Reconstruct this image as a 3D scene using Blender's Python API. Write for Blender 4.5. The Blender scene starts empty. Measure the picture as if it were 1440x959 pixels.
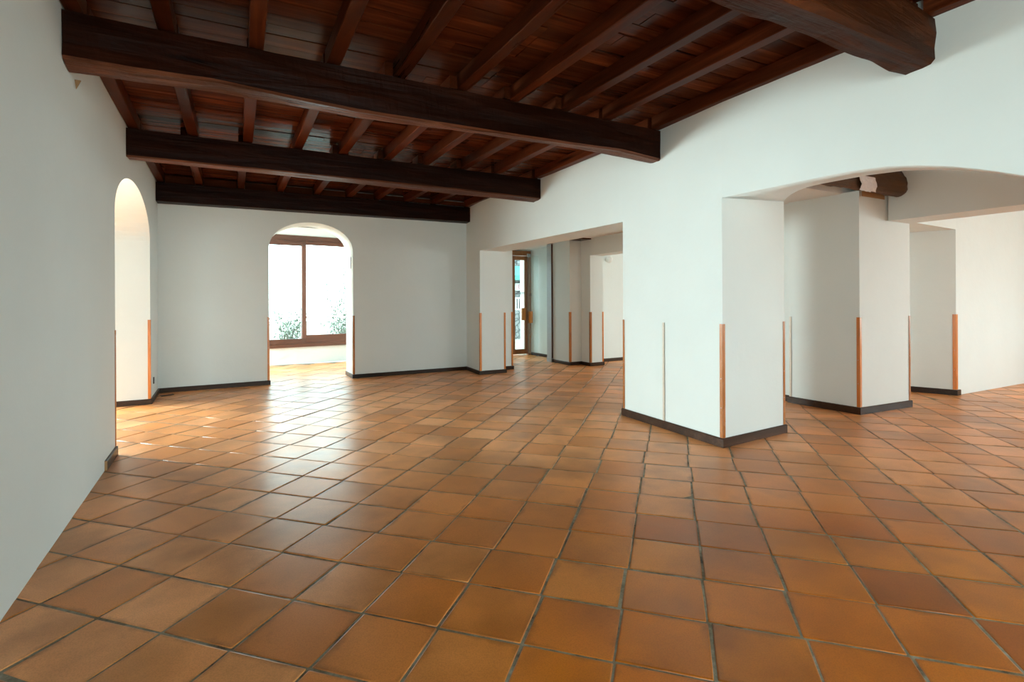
import bpy, bmesh, math, random
from mathutils import Vector, Matrix
random.seed(11)
S = bpy.context.scene
C = S.collection
PI = math.pi

# ------------------------------------------------------------------ camera, sky, daylight, fill lamps, exposure
cam_d = bpy.data.cameras.new('camera')
cam_d.sensor_width = 36.0
cam_d.lens = 18.25
cam_d.shift_y = -56.8 / 1440
cam_d.clip_start = 0.05
cam_d.clip_end = 200
cam = bpy.data.objects.new('camera', cam_d)
C.objects.link(cam)
cam.matrix_world = (Matrix.Translation((0, 0, 1.48)) @ Matrix.Rotation(-math.radians(28.2), 4, 'Z')
                    @ Matrix.Rotation(PI / 2, 4, 'X') @ Matrix.Rotation(-0.0044, 4, 'Z'))
S.camera = cam

w = bpy.data.worlds.new('sky')
S.world = w
w.use_nodes = True
nt = w.node_tree
bg = nt.nodes['Background']
bg.inputs['Color'].default_value = (0.735, 0.97, 1.01, 1)
SKY = 6.6
bg.inputs['Strength'].default_value = SKY

def portal(name, loc, rot, sx, sy):
    """guides the sky light through a window opening; gives no light of its own"""
    d = bpy.data.lights.new(name, 'AREA')
    d.shape = 'RECTANGLE'
    d.size, d.size_y = sx, sy
    d.cycles.is_portal = True
    o = bpy.data.objects.new(name, d)
    C.objects.link(o)
    o.location = loc
    o.rotation_euler = rot
    return o

def opening_lamp(name, loc, rot, sx, sy, radiance, col=(0.755, 0.97, 0.95)):
    """area lamp in an unseen opening, strength tuned to light the interior"""
    d = bpy.data.lights.new(name, 'AREA')
    d.shape = 'RECTANGLE'
    d.size, d.size_y = sx, sy
    d.energy = radiance * PI * sx * sy
    d.color = col
    o = bpy.data.objects.new(name, d)
    C.objects.link(o)
    o.location = loc
    o.rotation_euler = rot
    return o

S.view_settings.view_transform = 'Standard'
S.view_settings.look = 'None'
S.view_settings.gamma = 1
S.view_settings.use_curve_mapping = False
S.view_settings.exposure = 0.42
S.cycles.use_denoising = True
S.cycles.max_bounces = 16
S.cycles.diffuse_bounces = 9
S.cycles.glossy_bounces = 5
S.cycles.transparent_max_bounces = 12
S.cycles.sample_clamp_indirect = 12
S.cycles.caustics_refractive = False

# ------------------------------------------------------------------ materials
def new_mat(name):
    m = bpy.data.materials.new(name)
    m.use_nodes = True
    nt = m.node_tree
    return m, nt, nt.nodes['Principled BSDF']

def N(nt, typ, **kw):
    n = nt.nodes.new(typ)
    for k, v in kw.items():
        if k in n.inputs:
            n.inputs[k].default_value = v
        else:
            setattr(n, k, v)
    return n

def ramp(nt, fac, stops):
    r = nt.nodes.new('ShaderNodeValToRGB')
    e = r.color_ramp.elements
    while len(e) < len(stops):
        e.new(0.5)
    for i, (p, c) in enumerate(stops):
        e[i].position = p
        e[i].color = (*c, 1) if len(c) == 3 else c
    nt.links.new(fac, r.inputs['Fac'])
    return r.outputs['Color']

def mixc(nt, a, b, fac, mode='MIX'):
    n = nt.nodes.new('ShaderNodeMix')
    n.data_type = 'RGBA'
    n.blend_type = mode
    for s, v in ((n.inputs[6], a), (n.inputs[7], b), (n.inputs[0], fac)):
        if hasattr(v, 'is_linked'):
            nt.links.new(v, s)
        else:
            s.default_value = v if not isinstance(v, tuple) or len(v) == 4 else (*v, 1)
    return n.outputs[2]

def noise(nt, co, scale, detail=4, rough=0.55, dist=0.0):
    n = N(nt, 'ShaderNodeTexNoise')
    n.inputs['Scale'].default_value = scale
    n.inputs['Detail'].default_value = detail
    n.inputs['Roughness'].default_value = rough
    n.inputs['Distortion'].default_value = dist
    if co is not None:
        nt.links.new(co, n.inputs['Vector'])
    return n.outputs['Fac']

def bump(nt, bsdf, h, strength, dist):
    b = N(nt, 'ShaderNodeBump')
    b.inputs['Strength'].default_value = strength
    b.inputs['Distance'].default_value = dist
    nt.links.new(h, b.inputs['Height'])
    nt.links.new(b.outputs['Normal'], bsdf.inputs['Normal'])

def geo_pos(nt):
    return nt.nodes.new('ShaderNodeNewGeometry').outputs['Position']

def plaster(name, col):
    m, nt, b = new_mat(name)
    p = geo_pos(nt)
    c = ramp(nt, noise(nt, p, 1.3, 5), [(0.3, tuple(x * 0.965 for x in col)), (0.7, col)])
    nt.links.new(c, b.inputs['Base Color'])
    b.inputs['Roughness'].default_value = 0.75
    b.inputs['Specular IOR Level'].default_value = 0.25
    bump(nt, b, noise(nt, p, 9, 6, 0.6), 0.25, 0.012)
    return m

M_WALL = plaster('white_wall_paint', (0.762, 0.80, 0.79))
M_SIDE = plaster('low_bounce_side_room_grey', (0.42, 0.45, 0.46))  # unseen room greyed to cut its bounce onto the arch jamb
M_CEIL = plaster('white_ceiling_paint', (0.80, 0.80, 0.79))

def wood(name, dark, light, axis, scale=1.0, rough=(0.3, 0.5), wear=None, bumps=0.35, island=False, spec=0.5, bdist=0.008):
    """streaky wood; axis = direction of the grain"""
    m, nt, b = new_mat(name)
    tc = geo_pos(nt)
    mp = N(nt, 'ShaderNodeMapping')
    sc = [11 * scale] * 3
    sc['XYZ'.index(axis)] = 0.9 * scale
    mp.inputs['Scale'].default_value = sc
    nt.links.new(tc, mp.inputs['Vector'])
    vec = mp.outputs['Vector']
    info = nt.nodes.new('ShaderNodeObjectInfo')
    geo = nt.nodes.new('ShaderNodeNewGeometry')
    rnd = geo.outputs['Random Per Island'] if island else info.outputs['Random']
    add = N(nt, 'ShaderNodeVectorMath', operation='MULTIPLY_ADD')
    comb = N(nt, 'ShaderNodeCombineXYZ')
    for i in range(3):
        nt.links.new(rnd, comb.inputs[i])
    nt.links.new(comb.outputs[0], add.inputs[0])
    add.inputs[1].default_value = (37, 53, 71)
    nt.links.new(vec, add.inputs[2])
    vec = add.outputs[0]
    g = noise(nt, vec, 1.0, 7, 0.62, 0.6)
    big = noise(nt, vec, 0.25, 3)
    c = ramp(nt, g, [(0.28, dark), (0.52, tuple((a + 2 * d) / 3 for a, d in zip(light, dark))), (0.78, light)])
    c = mixc(nt, c, tuple(x * 0.55 for x in dark), ramp(nt, big, [(0.45, (0, 0, 0)), (0.75, (0.7, 0.7, 0.7))]))
    # tone of each piece
    tone = ramp(nt, rnd, [(0.0, (0.72, 0.70, 0.68)), (0.5, (1, 1, 1)), (1.0, (1.28, 1.2, 1.12))])
    c = mixc(nt, c, tone, 1.0, 'MULTIPLY')
    if wear:
        wn = noise(nt, vec, 2.3, 8, 0.7, 1.2)
        c = mixc(nt, c, wear, ramp(nt, wn, [(0.62, (0, 0, 0)), (0.72, (0.8, 0.8, 0.8))]))
    # knots
    vo = N(nt, 'ShaderNodeTexVoronoi')
    vo.inputs['Scale'].default_value = 0.55
    nt.links.new(vec, vo.inputs['Vector'])
    c = mixc(nt, c, tuple(x * 0.3 for x in dark), ramp(nt, vo.outputs['Distance'], [(0.06, (0.9, 0.9, 0.9)), (0.16, (0, 0, 0))]))
    nt.links.new(c, b.inputs['Base Color'])
    r = ramp(nt, g, [(0.3, (rough[0],) * 3), (0.8, (rough[1],) * 3)])
    nt.links.new(r, b.inputs['Roughness'])
    b.inputs['Specular IOR Level'].default_value = spec
    bump(nt, b, g, bumps, bdist)
    return m

DK, LT = (0.0095, 0.0022, 0.0010), (0.045, 0.0110, 0.0042)
M_BEAM = wood('dark_beam_wood', DK, LT, 'X', rough=(0.32, 0.5), bumps=0.8, bdist=0.02, spec=0.08)
M_LOG = wood('gnarled_beam_wood', (0.026, 0.0062, 0.0018), (0.17, 0.048, 0.014), 'X', rough=(0.4, 0.6), bumps=0.9, bdist=0.03, spec=0.05)
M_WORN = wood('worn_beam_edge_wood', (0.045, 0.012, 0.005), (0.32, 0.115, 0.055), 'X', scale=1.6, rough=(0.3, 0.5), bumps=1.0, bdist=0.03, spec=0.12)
M_JOIST = wood('dark_joist_wood', (0.042, 0.0090, 0.0028), (0.18, 0.044, 0.015), 'Y', rough=(0.26, 0.45), bumps=0.3, spec=0.06)
M_BOARD = wood('ceiling_board_wood', (0.046, 0.0105, 0.0038), (0.20, 0.055, 0.020), 'X', rough=(0.15, 0.30), island=True, bumps=0.4, spec=0.055)
M_GUARD = wood('orange_pine', (0.52, 0.155, 0.026), (0.78, 0.29, 0.066), 'Z', rough=(0.22, 0.34), bumps=0.1)
M_BASE = wood('dark_baseboard_wood', (0.024, 0.010, 0.005), (0.075, 0.034, 0.018), 'X', rough=(0.28, 0.42), wear=(0.16, 0.10, 0.06), bumps=0.2, spec=0.25)
M_RAW = wood('raw_pine', (0.42, 0.22, 0.09), (0.66, 0.40, 0.18), 'X', rough=(0.5, 0.7), bumps=0.2)
M_FRAME = wood('window_frame_wood', (0.085, 0.030, 0.017), (0.175, 0.072, 0.042), 'X', rough=(0.3, 0.45), bumps=0.12)
M_FRAME_V = wood('window_stile_wood', (0.085, 0.032, 0.020), (0.165, 0.075, 0.050), 'Z', rough=(0.3, 0.45), bumps=0.12)
M_DOOR = wood('door_wood', (0.26, 0.095, 0.028), (0.44, 0.185, 0.062), 'Z', rough=(0.3, 0.45), bumps=0.12)
M_PLATE = wood('handle_plate_wood', (0.60, 0.18, 0.012), (0.80, 0.30, 0.03), 'Z', rough=(0.25, 0.4), bumps=0.1)

def simple(name, col, rough=0.5, metal=0.0, spec=0.5):
    m, nt, b = new_mat(name)
    p = geo_pos(nt)
    c = ramp(nt, noise(nt, p, 30, 3), [(0.3, tuple(x * 0.9 for x in col)), (0.7, col)])
    nt.links.new(c, b.inputs['Base Color'])
    b.inputs['Roughness'].default_value = rough
    b.inputs['Metallic'].default_value = metal
    b.inputs['Specular IOR Level'].default_value = spec
    return m

M_BLACK = simple('black_plastic', (0.012, 0.011, 0.011), 0.4)
M_WPLASTIC = simple('white_plastic', (0.82, 0.82, 0.80), 0.35)
M_STEEL = simple('brushed_steel', (0.45, 0.46, 0.48), 0.35, 1.0)
M_PANEL = simple('grey_laminate', (0.47, 0.50, 0.53), 0.35)
M_FOIL = simple('crumpled_white_wrap', (0.80, 0.82, 0.88), 0.35)
M_TEAL = simple('teal_awning_cloth', (0.055, 0.21, 0.18), 0.8)
M_PINK = simple('pink_sign_face', (0.55, 0.10, 0.17), 0.6)
M_INK = simple('dark_vinyl', (0.05, 0.02, 0.04), 0.5)
M_GROUND = simple('pale_gravel', (0.34, 0.33, 0.30), 0.9)
M_LEAF = simple('shrub_leaf', (0.17, 0.205, 0.145), 0.7)
M_STEM = simple('shrub_stem', (0.12, 0.09, 0.06), 0.8)
M_BRACKET = simple('dark_curtain_track', (0.10, 0.10, 0.10), 0.5)

def glass_mat():
    m = bpy.data.materials.new('clear_glass')
    m.use_nodes = True
    nt = m.node_tree
    nt.nodes.clear()
    out = nt.nodes.new('ShaderNodeOutputMaterial')
    tr = N(nt, 'ShaderNodeBsdfTransparent')
    tr.inputs['Color'].default_value = (0.95, 0.98, 0.97, 1)
    gl = N(nt, 'ShaderNodeBsdfGlossy')
    gl.inputs['Roughness'].default_value = 0.01
    lw = N(nt, 'ShaderNodeLayerWeight')
    pw = N(nt, 'ShaderNodeMath', operation='POWER')
    nt.links.new(lw.outputs['Facing'], pw.inputs[0]); pw.inputs[1].default_value = 5.0
    lw.inputs['Blend'].default_value = 0.5
    fr = N(nt, 'ShaderNodeMath', operation='MULTIPLY_ADD')
    nt.links.new(pw.outputs[0], fr.inputs[0]); fr.inputs[1].default_value = 0.96; fr.inputs[2].default_value = 0.04
    mx = N(nt, 'ShaderNodeMixShader')
    nt.links.new(fr.outputs[0], mx.inputs[0])
    nt.links.new(tr.outputs[0], mx.inputs[1])
    nt.links.new(gl.outputs[0], mx.inputs[2])
    nt.links.new(mx.outputs[0], out.inputs['Surface'])
    return m
M_GLASS = glass_mat()

def N_scale(nt, v, k):
    m = N(nt, 'ShaderNodeMath', operation='MULTIPLY')
    nt.links.new(v, m.inputs[0]); m.inputs[1].default_value = k
    return m.outputs[0]

def tile_mat():
    m, nt, b = new_mat('terracotta_tile')
    p = geo_pos(nt)
    rnd = nt.nodes.new('ShaderNodeNewGeometry').outputs['Random Per Island']
    base = ramp(nt, rnd, [(0.0, (0.68, 0.245, 0.062)), (0.3, (0.86, 0.345, 0.110)), (0.65, (0.94, 0.430, 0.180)), (1.0, (0.84, 0.310, 0.080))])
    # offset noise per tile so that mottling stops at the joints
    comb = N(nt, 'ShaderNodeCombineXYZ')
    nt.links.new(rnd, comb.inputs[0]); nt.links.new(rnd, comb.inputs[1]); nt.links.new(rnd, comb.inputs[2])
    ma = N(nt, 'ShaderNodeVectorMath', operation='MULTIPLY_ADD')
    nt.links.new(comb.outputs[0], ma.inputs[0]); ma.inputs[1].default_value = (91, 47, 63); nt.links.new(p, ma.inputs[2])
    q = ma.outputs[0]
    mott = noise(nt, q, 1.8, 4, 0.5, 0.2)
    c = mixc(nt, base, (0.40, 0.145, 0.030), ramp(nt, mott, [(0.42, (0, 0, 0)), (0.74, (0.8, 0.8, 0.8))]))
    # worn, darker wax patches wander over several tiles
    wax = noise(nt, p, 0.75, 4, 0.5, 0.4)
    c = mixc(nt, c, (0.33, 0.120, 0.022), ramp(nt, wax, [(0.48, (0, 0, 0)), (0.72, (0.6, 0.6, 0.6))]))
    # an area of deeper ochre around the middle of the hall's front half
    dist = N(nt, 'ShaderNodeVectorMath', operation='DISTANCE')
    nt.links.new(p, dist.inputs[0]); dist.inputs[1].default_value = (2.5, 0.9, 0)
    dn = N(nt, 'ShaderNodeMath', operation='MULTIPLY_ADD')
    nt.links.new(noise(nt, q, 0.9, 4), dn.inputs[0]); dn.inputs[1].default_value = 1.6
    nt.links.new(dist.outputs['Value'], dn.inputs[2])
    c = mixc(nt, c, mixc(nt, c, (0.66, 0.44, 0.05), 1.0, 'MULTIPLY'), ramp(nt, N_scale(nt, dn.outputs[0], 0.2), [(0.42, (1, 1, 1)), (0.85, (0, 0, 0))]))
    # small dark spots
    spots = noise(nt, q, 14, 6, 0.7, 0.4)
    gate = noise(nt, q, 2.6, 2)
    sp = mixc(nt, ramp(nt, spots, [(0.56, (0, 0, 0)), (0.80, (0.6, 0.6, 0.6))]), ramp(nt, gate, [(0.58, (0, 0, 0)), (0.80, (0.8, 0.8, 0.8))]), 1.0, 'MULTIPLY')
    c = mixc(nt, c, (0.105, 0.040, 0.012), sp)
    uv = N(nt, 'ShaderNodeUVMap')
    uv.uv_map = 'tile'
    sep = N(nt, 'ShaderNodeSeparateXYZ')
    nt.links.new(uv.outputs['UV'], sep.inputs[0])
    mxe = N(nt, 'ShaderNodeMath', operation='MAXIMUM')
    for ch in (0, 1):
        ab = N(nt, 'ShaderNodeMath', operation='ABSOLUTE')
        nt.links.new(sep.outputs[ch], ab.inputs[0]); nt.links.new(ab.outputs[0], mxe.inputs[ch])
    ed = N(nt, 'ShaderNodeMath', operation='MULTIPLY_ADD')
    nt.links.new(noise(nt, q, 4.5, 5, 0.6, 0.3), ed.inputs[0]); ed.inputs[1].default_value = 0.75
    nt.links.new(mxe.outputs[0], ed.inputs[2])
    c = mixc(nt, c, (0.17, 0.060, 0.016), ramp(nt, N_scale(nt, ed.outputs[0], 0.6), [(0.76, (0, 0, 0)), (0.92, (0.75, 0.75, 0.75))]))
    fine = noise(nt, p, 160, 3, 0.7)
    c = mixc(nt, c, mixc(nt, c, (0.82, 0.80, 0.78), 1.0, 'MULTIPLY'), ramp(nt, fine, [(0.45, (0, 0, 0)), (0.6, (0.8, 0.8, 0.8))]))
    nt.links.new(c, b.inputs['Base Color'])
    r = ramp(nt, mott, [(0.3, (0.38, 0.38, 0.38)), (0.7, (0.29, 0.29, 0.29))])
    nt.links.new(r, b.inputs['Roughness'])
    b.inputs['Specular IOR Level'].default_value = 0.34
    h = N(nt, 'ShaderNodeMath', operation='MULTIPLY_ADD')
    nt.links.new(fine, h.inputs[0]); h.inputs[1].default_value = 0.12
    nt.links.new(noise(nt, q, 5, 3), h.inputs[2])
    bump(nt, b, h.outputs[0], 0.14, 0.005)
    return m
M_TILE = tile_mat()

def grout_mat():
    m, nt, b = new_mat('grout')
    p = geo_pos(nt)
    c = ramp(nt, noise(nt, p, 7, 7, 0.75), [(0.34, (0.02, 0.016, 0.009)), (0.42, (0.14, 0.10, 0.055)), (0.55, (0.24, 0.205, 0.14)), (0.7, (0.36, 0.34, 0.27))])
    nt.links.new(c, b.inputs['Base Color'])
    b.inputs['Roughness'].default_value = 0.7
    return m
M_GROUT = grout_mat()

def stone_mat():
    m, nt, b = new_mat('rubble_stone')
    p = geo_pos(nt)
    v = N(nt, 'ShaderNodeTexVoronoi', feature='DISTANCE_TO_EDGE')
    v.inputs['Scale'].default_value = 5.5
    wv = noise(nt, p, 4, 3)
    ad = N(nt, 'ShaderNodeVectorMath', operation='MULTIPLY_ADD')
    cb = N(nt, 'ShaderNodeCombineXYZ')
    for i in range(3):
        nt.links.new(wv, cb.inputs[i])
    nt.links.new(cb.outputs[0], ad.inputs[0]); ad.inputs[1].default_value = (0.3, 0.3, 0.3); nt.links.new(p, ad.inputs[2])
    nt.links.new(ad.outputs[0], v.inputs['Vector'])
    c = ramp(nt, v.outputs['Distance'], [(0.02, (0.03, 0.032, 0.032)), (0.08, (0.12, 0.125, 0.125)), (0.25, (0.21, 0.215, 0.21))])
    nt.links.new(c, b.inputs['Base Color'])
    b.inputs['Roughness'].default_value = 0.9
    return m
M_STONE = stone_mat()

# ------------------------------------------------------------------ helpers
def obj(name, bm, mats, parent=None, smooth=False):
    me = bpy.data.meshes.new(name)
    bmesh.ops.recalc_face_normals(bm, faces=bm.faces)
    bm.to_mesh(me)
    bm.free()
    if not isinstance(mats, (list, tuple)):
        mats = [mats]
    for m in mats:
        me.materials.append(m)
    if smooth:
        for f in me.polygons:
            f.use_smooth = True
    o = bpy.data.objects.new(name, me)
    C.objects.link(o)
    if parent:
        o.parent = parent
    return o

def tag(o, label, cat, group=None):
    o['label'] = label
    o['category'] = cat
    o['kind'] = 'thing'
    if group:
        o['group'] = group
    return o

def struct(o):
    o['kind'] = 'structure'
    return o

def empty(name, loc, rz=0.0):
    o = bpy.data.objects.new(name, None)
    o.empty_display_size = 0.1
    C.objects.link(o)
    o.location = loc
    o.rotation_euler = (0, 0, rz)
    return o

def box(bm, x0, y0, z0, x1, y1, z1, bev=0.0):
    r = bmesh.ops.create_cube(bm, size=1.0)
    vs = r['verts']
    for v in vs:
        v.co = ((x0 + x1) / 2 + v.co.x * (x1 - x0), (y0 + y1) / 2 + v.co.y * (y1 - y0), (z0 + z1) / 2 + v.co.z * (z1 - z0))
    if bev > 0:
        es = list({e for v in vs for e in v.link_edges})
        bmesh.ops.bevel(bm, geom=es, offset=bev, segments=2, affect='EDGES', profile=0.6)

def plan_prism(bm, pts, z0, z1):
    """pts = plan outline; z1 may be a function of (x, y)"""
    lo = [bm.verts.new((x, y, z0)) for x, y in pts]
    hi = [bm.verts.new((x, y, z1)) for x, y in pts]
    n = len(pts)
    bm.faces.new(lo[::-1])
    bm.faces.new(hi)
    for i in range(n):
        j = (i + 1) % n
        bm.faces.new((lo[i], lo[j], hi[j], hi[i]))

def wall_prism(bm, p0, p1, outline, thick):
    """outline in (s, z), s measured from p0 to p1 in metres; thickness to the side given by sign (left of p0->p1 is +)"""
    p0, p1 = Vector(p0), Vector(p1)
    d = (p1 - p0).normalized()
    nrm = Vector((-d.y, d.x))
    a = [bm.verts.new((p0.x + d.x * s, p0.y + d.y * s, z)) for s, z in outline]
    b = [bm.verts.new((p0.x + d.x * s + nrm.x * thick, p0.y + d.y * s + nrm.y * thick, z)) for s, z in outline]
    n = len(outline)
    bm.faces.new(a)
    bm.faces.new(b[::-1])
    for i in range(n):
        j = (i + 1) % n
        bm.faces.new((a[j], a[i], b[i], b[j]))

def arch_outline(s0, s1, spring, apex, n=28, power=2.0):
    c, h = (s0 + s1) / 2, (s1 - s0) / 2
    pts = []
    for i in range(n + 1):
        t = PI - PI * i / n
        cx, sy = math.cos(t), math.sin(t)
        x = c + h * math.copysign(abs(cx) ** (2 / power), cx)
        z = spring + (apex - spring) * abs(sy) ** (2 / power)
        pts.append((x, z))
    return [(s0, 0.0)] + pts + [(s1, 0.0)]

# plan geometry --------------------------------------------------
def LX(y):                      # face of the long wall with the narrow arch
    return -0.90 - 0.0185 * y
def RX(y):                      # ceiling line of the arcade wall
    return 4.355 + 0.006 * y
JZ = lambda x: 3.398 + 0.010 * (x + 1)     # underside of the joists
TOP = 3.85

# ------------------------------------------------------------------ floor
def make_floor():
    bm = bmesh.new()
    uvl = bm.loops.layers.uv.new('tile')
    # grout bed
    g = [bm.verts.new(p) for p in ((-6, -4.2, -0.0032), (13.2, -4.2, -0.0032), (13.2, 13.25, -0.0032), (-6, 13.25, -0.0032))]
    f = bm.faces.new(g)
    f.material_index = 1
    fw = Vector((math.sin(math.radians(28.2)), math.cos(math.radians(28.2))))
    rt = Vector((fw.y, -fw.x))
    th = math.radians(16.85)
    a = fw * math.cos(th) + rt * math.sin(th)          # row direction going away
    b = rt * math.cos(th) - fw * math.sin(th)          # across
    si, sj = 0.3857, 0.3930
    O = rt * -2.333 + fw * 2.553
    rr = random.Random(5)
    for i in range(-22, 36):
        # joints drift a little from row to row
        drift = rr.uniform(-0.012, 0.012)
        for j in range(-26, 40):
            c = O + a * (si * (i + 0.5)) + b * (sj * (j + 0.5) + drift)
            if not (-5.7 < c.x < 13.0 and -4.1 < c.y < 13.1):
                continue
            if c.y > 12.4 and c.x > 3.0:
                continue
            gap = 0.0038
            hx, hy = si / 2 - gap - rr.uniform(0, .003), sj / 2 - gap - rr.uniform(0, .003)
            ang = rr.gauss(0, 0.006)
            ca, sa = math.cos(ang), math.sin(ang)
            z = rr.uniform(-0.0022, 0.0022)
            tx, ty = rr.gauss(0, 0.0024), rr.gauss(0, 0.0024)
            cx, cy = rr.gauss(0, 0.0016), rr.gauss(0, 0.0016)
            tuv = {}
            def V(u, v, inset, dz):
                uu, vv = u * (hx - inset), v * (hy - inset)
                p = c + a * (uu * ca - vv * sa + cx) + b * (uu * sa + vv * ca + cy)
                vert = bm.verts.new((p.x, p.y, z + dz + uu * tx + vv * ty))
                tuv[vert] = (uu / hx, vv / hy)
                return vert
            cs = ((-1, -1), (1, -1), (1, 1), (-1, 1))
            def ring(inset, dz, cut):
                out = []
                for (u, v) in cs:
                    # clipped corners
                    k = cut
                    if u * v > 0:
                        out.append(V(u, v * (1 - k), inset, dz)); out.append(V(u * (1 - k), v, inset, dz))
                    else:
                        out.append(V(u * (1 - k), v, inset, dz)); out.append(V(u, v * (1 - k), inset, dz))
                return out
            r0 = ring(0.0, -0.009, 0.02)
            r1 = ring(0.0005, -0.0030, 0.02)
            r2 = ring(0.003, -0.0008, 0.02)
            r3 = ring(0.008, 0.0, 0.02)
            def order(r):
                # sort around the centre
                cen = sum((v.co for v in r), Vector()) / len(r)
                return sorted(r, key=lambda v: math.atan2(v.co.y - cen.y, v.co.x - cen.x))
            rs = [order(r) for r in (r0, r1, r2, r3)]
            for lo, hi in zip(rs[:-1], rs[1:]):
                for k in range(8):
                    fc = bm.faces.new((lo[k], lo[(k + 1) % 8], hi[(k + 1) % 8], hi[k]))
                    fc.smooth = True
            # top: a fan round the centre, so that the uv tells the distance to the edge
            cv = bm.verts.new((c.x + (a * cx + b * cy).x, c.y + (a * cx + b * cy).y, z))
            tuv[cv] = (0, 0)
            for k in range(8):
                bm.faces.new((rs[3][k], rs[3][(k + 1) % 8], cv))
            for vert in list(tuv):
                for lp in vert.link_loops:
                    lp[uvl].uv = tuv[vert]
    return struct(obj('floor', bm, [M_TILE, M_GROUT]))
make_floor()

# ------------------------------------------------------------------ walls of the main hall
# long wall with the narrow arch (faces +x)
bm = bmesh.new()
p0, p1 = (LX(-4.0), -4.0), (LX(10.9), 10.9)
ln = (Vector(p1) - Vector(p0)).length
k = ln / 14.9
arch = arch_outline((6.27 + 4) * k, (9.12 + 4) * k, 2.37, 2.905)
a0, a1 = 1.4, 3.4                      # added opening behind the viewer
wall_prism(bm, p0, p1, [(0, 0), (a0, 0), (a0, TOP), (0, TOP)], 0.5)
wall_prism(bm, p0, p1, [(a0, 0), (a1, 0), (a1, 0.7), (a0, 0.7)], 0.5)
wall_prism(bm, p0, p1, [(a0, 2.8), (a1, 2.8), (a1, TOP), (a0, TOP)], 0.5)
outline = [(a1, 0)] + arch + [(ln, 0), (ln, TOP), (a1, TOP)]
wall_prism(bm, p0, p1, outline, 0.5)
opening_lamp('fill_hall_side', (-1.2, -1.6, 1.75), (0, -PI / 2, 0), 2.1, 2.0, 4.5)  # added fill lamp for the arcade wall and near floor
struct(obj('wall_left', bm, M_WALL))

# back wall with the round arch (faces -y)
BW0, BW1 = Vector((-1.10, 10.165)), Vector((4.42, 10.285))
bdir = (BW1 - BW0).normalized()
bm = bmesh.new()
s0 = 0.555 + 1.10
s1 = 2.022 + 1.10
ln = (BW1 - BW0).length
wall_prism(bm, BW0, BW1, [(-0.45, 0)] + arch_outline(s0, s1, 2.43, 2.94, 32, 2.08) + [(ln + 0.1, 0), (ln + 0.1, TOP), (-0.45, TOP)], 0.62)
struct(obj('wall_back', bm, M_WALL))

# arcade wall (faces -x): end pier by the back wall, lintel, big pier, flat arch
bm = bmesh.new()
plan_prism(bm, [(4.42, 10.40), (4.405, 10.27), (4.345, 9.46), (4.92, 9.47), (4.92, 9.89), (5.31, 9.88), (5.31, 12.9), (4.85, 12.9), (4.85, 10.9), (4.42, 10.9)], 0, TOP)
struct(obj('wall_right_end_pier', bm, M_WALL)).name = 'wall_right_1'
bm = bmesh.new()
plan_prism(bm, [(4.345, 9.46), (4.415, 5.21), (4.985, 5.21), (4.92, 9.47)], 2.487, TOP)
struct(obj('wall_right_2', bm, M_WALL))
bm = bmesh.new()
plan_prism(bm, [(4.415, 5.21), (4.368, 4.445), (4.318, 3.59), (5.40, 3.66), (5.40, 5.21)], 0, TOP)
struct(obj('wall_right_3', bm, M_WALL))

# flat arch: y, z of the front lower edge
AF = [(3.59, 2.503), (3.25, 2.502), (2.925, 2.501), (2.627, 2.502), (2.377, 2.498), (2.107, 2.477), (1.893, 2.436), (1.702, 2.386), (1.513, 2.318), (1.341, 2.246),
      (1.15, 2.145), (0.95, 2.00), (0.75, 1.80), (0.60, 1.55), (0.52, 1.25), (0.50, 0.9), (0.50, 0.0)]
def arch_wall():
    # smooth the curve by sampling between the measured points
    pts = []
    for (ya, za), (yb, zb) in zip(AF[:-1], AF[1:]):
        for t in (0, 0.5):
            pts.append((ya + (yb - ya) * t, za + (zb - za) * t))
    pts.append(AF[-1])
    def back_x(y):
        if y > 2.7:
            t = min(1, (y - 2.7) / 0.89)
            return 4.58 + (5.40 - 4.58) * t ** 1.6
        return 4.58
    bm = bmesh.new()
    fr, bk, ft, bt = [], [], [], []
    for y, z in pts:
        fx = 4.318 + (3.59 - y) * 0.008
        bx = back_x(y)
        rise = 0.0 if y < 2.7 else 0.07 * min(1, (y - 2.7) / 0.89)
        by = y + (0.07 * (bx - 4.58) / 0.82)
        fr.append(bm.verts.new((fx, y, z)))
        bk.append(bm.verts.new((bx, by, z + rise - 0.004)))
        ft.append(bm.verts.new((fx, y, TOP)))
        bt.append(bm.verts.new((bx, by, TOP)))
    n = len(pts)
    for i in range(n - 1):
        bm.faces.new((fr[i], fr[i + 1], ft[i + 1], ft[i]))
        f = bm.faces.new((fr[i + 1], fr[i], bk[i], bk[i + 1]))
        f.smooth = True
        bm.faces.new((bk[i + 1], bk[i], bt[i], bt[i + 1]))
        bm.faces.new((ft[i], ft[i + 1], bt[i + 1], bt[i]))
    bm.faces.new((fr[0], ft[0], bt[0], bk[0]))
    bm.faces.new((fr[-1], bk[-1], bt[-1], ft[-1]))
    # the rest of the wall towards the room's front
    plan_prism(bm, [(4.343, 0.5), (4.345, -4.0), (4.60, -4.0), (4.58, 0.5)], 0, TOP)
    return struct(obj('wall_right_4', bm, M_WALL))
arch_wall()

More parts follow.
